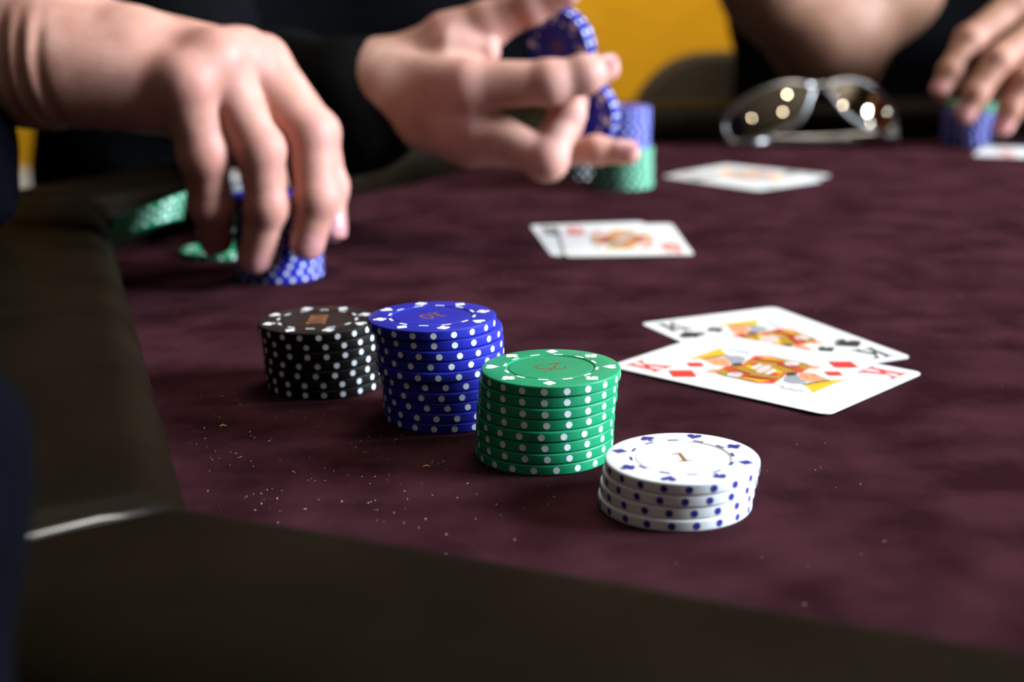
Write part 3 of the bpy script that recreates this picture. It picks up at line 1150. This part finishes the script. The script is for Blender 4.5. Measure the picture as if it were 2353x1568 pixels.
# ---- person at the far side: elbow on the rail, other hand on chips
p3 = person('person', (330, 1420, -200), 'person in black leaning a bare elbow on the far rail')
index3 = [((397.8, 1115.0, 107.3), 12.6), ((356.4, 1094.0, 81.6), 10.8), ((340.4, 1083.0, 58.4), 9.2), ((332.8, 1078.0, 44.1), 8.2)]
middle3 = [((418.8, 1104.0, 91.5), 12.8), ((373.5, 1076.0, 67.2), 10.8), ((355.7, 1069.0, 42.8), 9.3), ((348.4, 1068.0, 27.6), 8.3)]
ring3 = [((433.3, 1098.0, 72.7), 12), ((395.2, 1074.0, 51.7), 10.4), ((383.4, 1070.0, 31.5), 9), ((379.4, 1071.0, 18.2), 8)]
pinky3 = [((449.1, 1108.0, 53.5), 11), ((422.8, 1084.0, 34.0), 9), ((415.6, 1082.0, 17.6), 7.8), ((413.0, 1082.0, 9.2), 7)]
thumb3 = [((461.5, 1150.0, 102.3), 15), ((431.8, 1150.0, 78.7), 12), ((402.7, 1142.0, 53.6), 10), ((388.3, 1134.0, 31.2), 8.6)]
F3 = [index3, middle3, ring3, pinky3, thumb3]
wr = (507.5, 1165.0, 128.8)
palm3 = [(wr, f[0][0], 22, f[0][1] + 1.2) for f in F3[:4]] + [(wr, thumb3[0][0], 20, 16)]
el = (279.6, 1232.0, 67.1)
arm3 = [((507.5, 1165.0, 128.8), (681.6, 1300.0, 88.1), 27, 40, 14.), ((681.6, 1300.0, 88.1), (597.0, 1390.0, 376.5), 42, 52, 20.),
        ((597.0, 1390.0, 376.5), (369.7, 1390.0, 416.4), 60, 60, 30.),
        (el, (231.6, 1235.0, 125.7), 38, 43, 24.), ((231.6, 1235.0, 125.7), (190.3, 1215.0, 261.6), 43, 29, 24.), ((190.3, 1215.0, 261.6), (182.9, 1212.0, 284.7), 29, 26, 14.), (el, (331.8, 1262.0, 124.1), 38, 47, 24.), ((331.8, 1262.0, 124.1), (387.3, 1380.0, 406.9), 47, 56, 24.),
        ((279.7, 1230.0, 55.3), (287.4, 1230.0, 51.4), 27, 27, 20.), ((278.9, 1243.0, 95.5), (278.9, 1243.0, 95.5), 44, 44, 24.)]
# the raised forearm ends in a loosely closed hand
hw = np.array((182.9, 1212.0, 284.7))
for k in range(4):
    base = hw + np.array([-24 + 16 * k, -4, 74 - 3 * abs(k - 1.5)])
    palm3.append((tuple(hw + np.array([-10 + 7 * k, 0, 8])), tuple(base), 19, 13))
    Lk = (1., 1.08, 1., .82)[k]
    F3.append([(tuple(base), 11.5), (tuple(base + np.array([0, -22, 34]) * Lk), 10), (tuple(base + np.array([1, -48, 22]) * Lk), 8.8), (tuple(base + np.array([2, -52, 2]) * Lk), 8)])
F3.append([(tuple(hw + np.array([26, -8, 14])), 14), (tuple(hw + np.array([38, -24, 40])), 11.5), (tuple(hw + np.array([30, -42, 64])), 10), (tuple(hw + np.array([16, -52, 80])), 8.6)])
lo, hi = bounds(palm3 + [(a[0], b_[0], a[1], b_[1]) for fg in F3 for a, b_ in zip(fg[:-1], fg[1:])] + [a[:4] for a in arm3], 5)
fld = Field(lo, hi, 2.1)
D = hand_field(fld, palm3, F3, arm3)
skin_object('body', D, fld, M_skin3, p3, flush_of(F3))
for fg, dn in ((index3, (-.5, -.6, .5)), (middle3, (-.3, -.8, .5)), (ring3, (-.2, -.9, .4))):
    nail(p3, fg[2][0], fg[3][0], fg[3][1], dn)
cloth('shirt', [((353.8, 1440.0, -143.3), (326.6, 1430.0, 387.5), 112, 125), ((474.1, 1450.0, -147.1), (435.1, 1440.0, 387.8), 125, 140), ((599.4, 1440.0, -147.1), (548.0, 1430.0, 384.4), 112, 125), ((362.2, 1330.0, 289.8), (393.6, 1390.0, 416.1), 62, 74), ((627.8, 1362.0, 267.3), (599.0, 1400.0, 400.6), 64, 76)], 45., 6., M_shirtblack, p3, 4., .03, 5)

# ---- person at the near left: only a dark sleeve edge
p4 = person('person', (-160, 60, -200), 'person whose dark navy sleeve rests on the near left rail corner')
sl = [((-110.9, 215.0, 79.9), (-95.6, 200.0, 62.3), 15, 18), ((-95.6, 200.0, 62.3), (-88.6, 170.0, 28.1), 18, 20)]
lo, hi = bounds(sl, 6)
cloth('body', [((sl[0][0][0] - 60, sl[0][0][1] + 25, sl[0][0][2] - 6), sl[0][0], 15, 14), (sl[0][0], sl[1][0], 13, 15), (sl[1][0], sl[1][1], 15, 18)], 10., 3., M_skin1, p4)
cloth('sleeve', sl, 14., 3., M_navy, p4, .8, .1, 6)

# ------------------------------------------------------------------ chair behind the far player
ch = bpy.data.objects.new('chair', None)
col.objects.link(ch)
cx0 = (138.0, 1640.0, 7.4)
CXm = cx0[0] + 235
ch.location = V((CXm, 1600, -750))
tag(ch, 'taupe upholstered chair behind the person with the bare elbow', 'chair')


def chch(mb, name, smooth=True, sharp=40):
    o = mb.build(name, ch, smooth, True, sharp)
    o.data.transform(Matrix.Translation(-Vector(ch.location)))
    return o


ztop = (198.3, 1640.0, 45.3)[2]
prof = rounded(-235, ztop - 420, 235, ztop, 95, 8)
b = MB()
rows = []
for yo, sc in ((8, .96), (0, 1.), (-30, 1.), (-42, .97), (-46, .9), (-46, .02)):
    rows.append([(CXm + x * sc, 1680 + yo + (x / 235) ** 2 * -30, (z - ztop + 210) * sc + ztop - 210) for x, z in prof])
n0, w = b.grid(rows, M_taupe, True)
b.f.append(tuple(n0 + k for k in range(w)))
b.mi.append(0)
chch(b, 'backrest')
b = MB()
rows = []
prof = rounded(-225, 1270, 225, 1650, 60, 6)
for z, sc in ((-345, .9), (-340, .98), (-310, 1), (-290, .98), (-282, .9), (-280, .02)):
    rows.append([(CXm + x * sc, 1460 + (y - 1460) * sc, z) for x, y in prof])
n0, w = b.grid(rows, M_taupe, True)
b.f.append(tuple(n0 + k for k in reversed(range(w))))
b.mi.append(0)
b.f = [tuple(reversed(f)) for f in b.f]
chch(b, 'seat')
for x, y in ((-190, 1300), (190, 1300), (-190, 1660), (190, 1660)):
    b = MB()
    b.tube([(CXm + x, y, -345 if y < 1500 else -100), (CXm + x * 1.05, y, -750)], [14, 12], M_metal, 10)
    chch(b, 'leg')

# ------------------------------------------------------------------ ceiling lamps
LAMPS = []
LAMPS = [(-52, -526, 'round ceiling lamp nearest above the camera'), (-367, -1214, 'round ceiling lamp second from the table'), (-1755, -1413, 'round ceiling lamp by the left wall'), (1861, -765, 'round ceiling lamp by the window wall')]

for i, (x, y, nm) in enumerate(LAMPS):
    t = bpy.data.objects.new('ceiling_light', None)
    col.objects.link(t)
    t.location = V((x, y, 1850))
    tag(t, nm, 'ceiling light', 'round ceiling lamps')
    b = MB()
    b.tube([(0, 0, 0), (0, 0, -60)], [75, 70], M_metal, 20)
    b.build('housing', t, True, sharp=40)
    b = MB()
    b.tube([(0, 0, -58), (0, 0, -66)], [29, 27], M_lamp, 20)
    b.build('diffuser', t, True, sharp=40)
t = bpy.data.objects.new('ceiling_panel', None)
col.objects.link(t)
t.location = V((250, 1150, 1850))
tag(t, 'flat white light panel on the ceiling above the table', 'ceiling light')
b = MB()
b.box((-320, -620, -40), (320, 620, 0), M_ceil)
b.build('housing', t)
b = MB()
b.box((-300, -600, -46), (300, 600, -40), M_lampwarm)
b.build('diffuser', t)

# ------------------------------------------------------------------ lint on the felt
rnd = random.Random(11)
b = MB()


def fibre(x, y, L, wd, m):
    a = rnd.uniform(0, PI)
    c, s = math.cos(a), math.sin(a)
    bend = rnd.uniform(-.3, .3) * L
    P0, P1, P2 = Vector((x, y, .12)), Vector((x + c * L / 2 - s * bend, y + s * L / 2 + c * bend, .25 + L * .1)), Vector((x + c * L, y + s * L, .12))
    b.tube([P0, P1, P2], wd, m, 3, False)


def inside(x, y):
    # right of the left rail, beyond the near rail
    return x > -66 - (y - 283) * .326 + 6 and y > 283 - (x + 70) * .47 + 8


k = 0
while k < 220:
    x, y = rnd.gauss(-55, 45), rnd.gauss(355, 45)
    if inside(x, y) and y < 520:
        fibre(x, y, rnd.uniform(.2, .7), rnd.uniform(.04, .085), M_lint)
        k += 1
for k in range(160):
    x, y = rnd.uniform(-150, 260), rnd.uniform(230, 760)
    if inside(x, y):
        fibre(x, y, rnd.uniform(.2, .9), rnd.uniform(.03, .07), M_lint)
tag(b.build('lint', None, False, True), 'pale specks of lint scattered over the burgundy suede', 'lint', kind='stuff')
for q, nm in (((-90.3, 412.0, 2.2), 'short gold thread on the suede near the black stack'), ((-24.8, 372.0, 2.0), 'short gold thread on the suede near the green stack')):
    t = MB()
    x, y = q[0], q[1]
    t.tube([(x - .9, y, .2), (x, y + .3, .5), (x + .9, y - .1, .2)], .16, M_thread, 6)
    o = t.build('thread', None, True, True)
    tag(o, nm, 'thread')
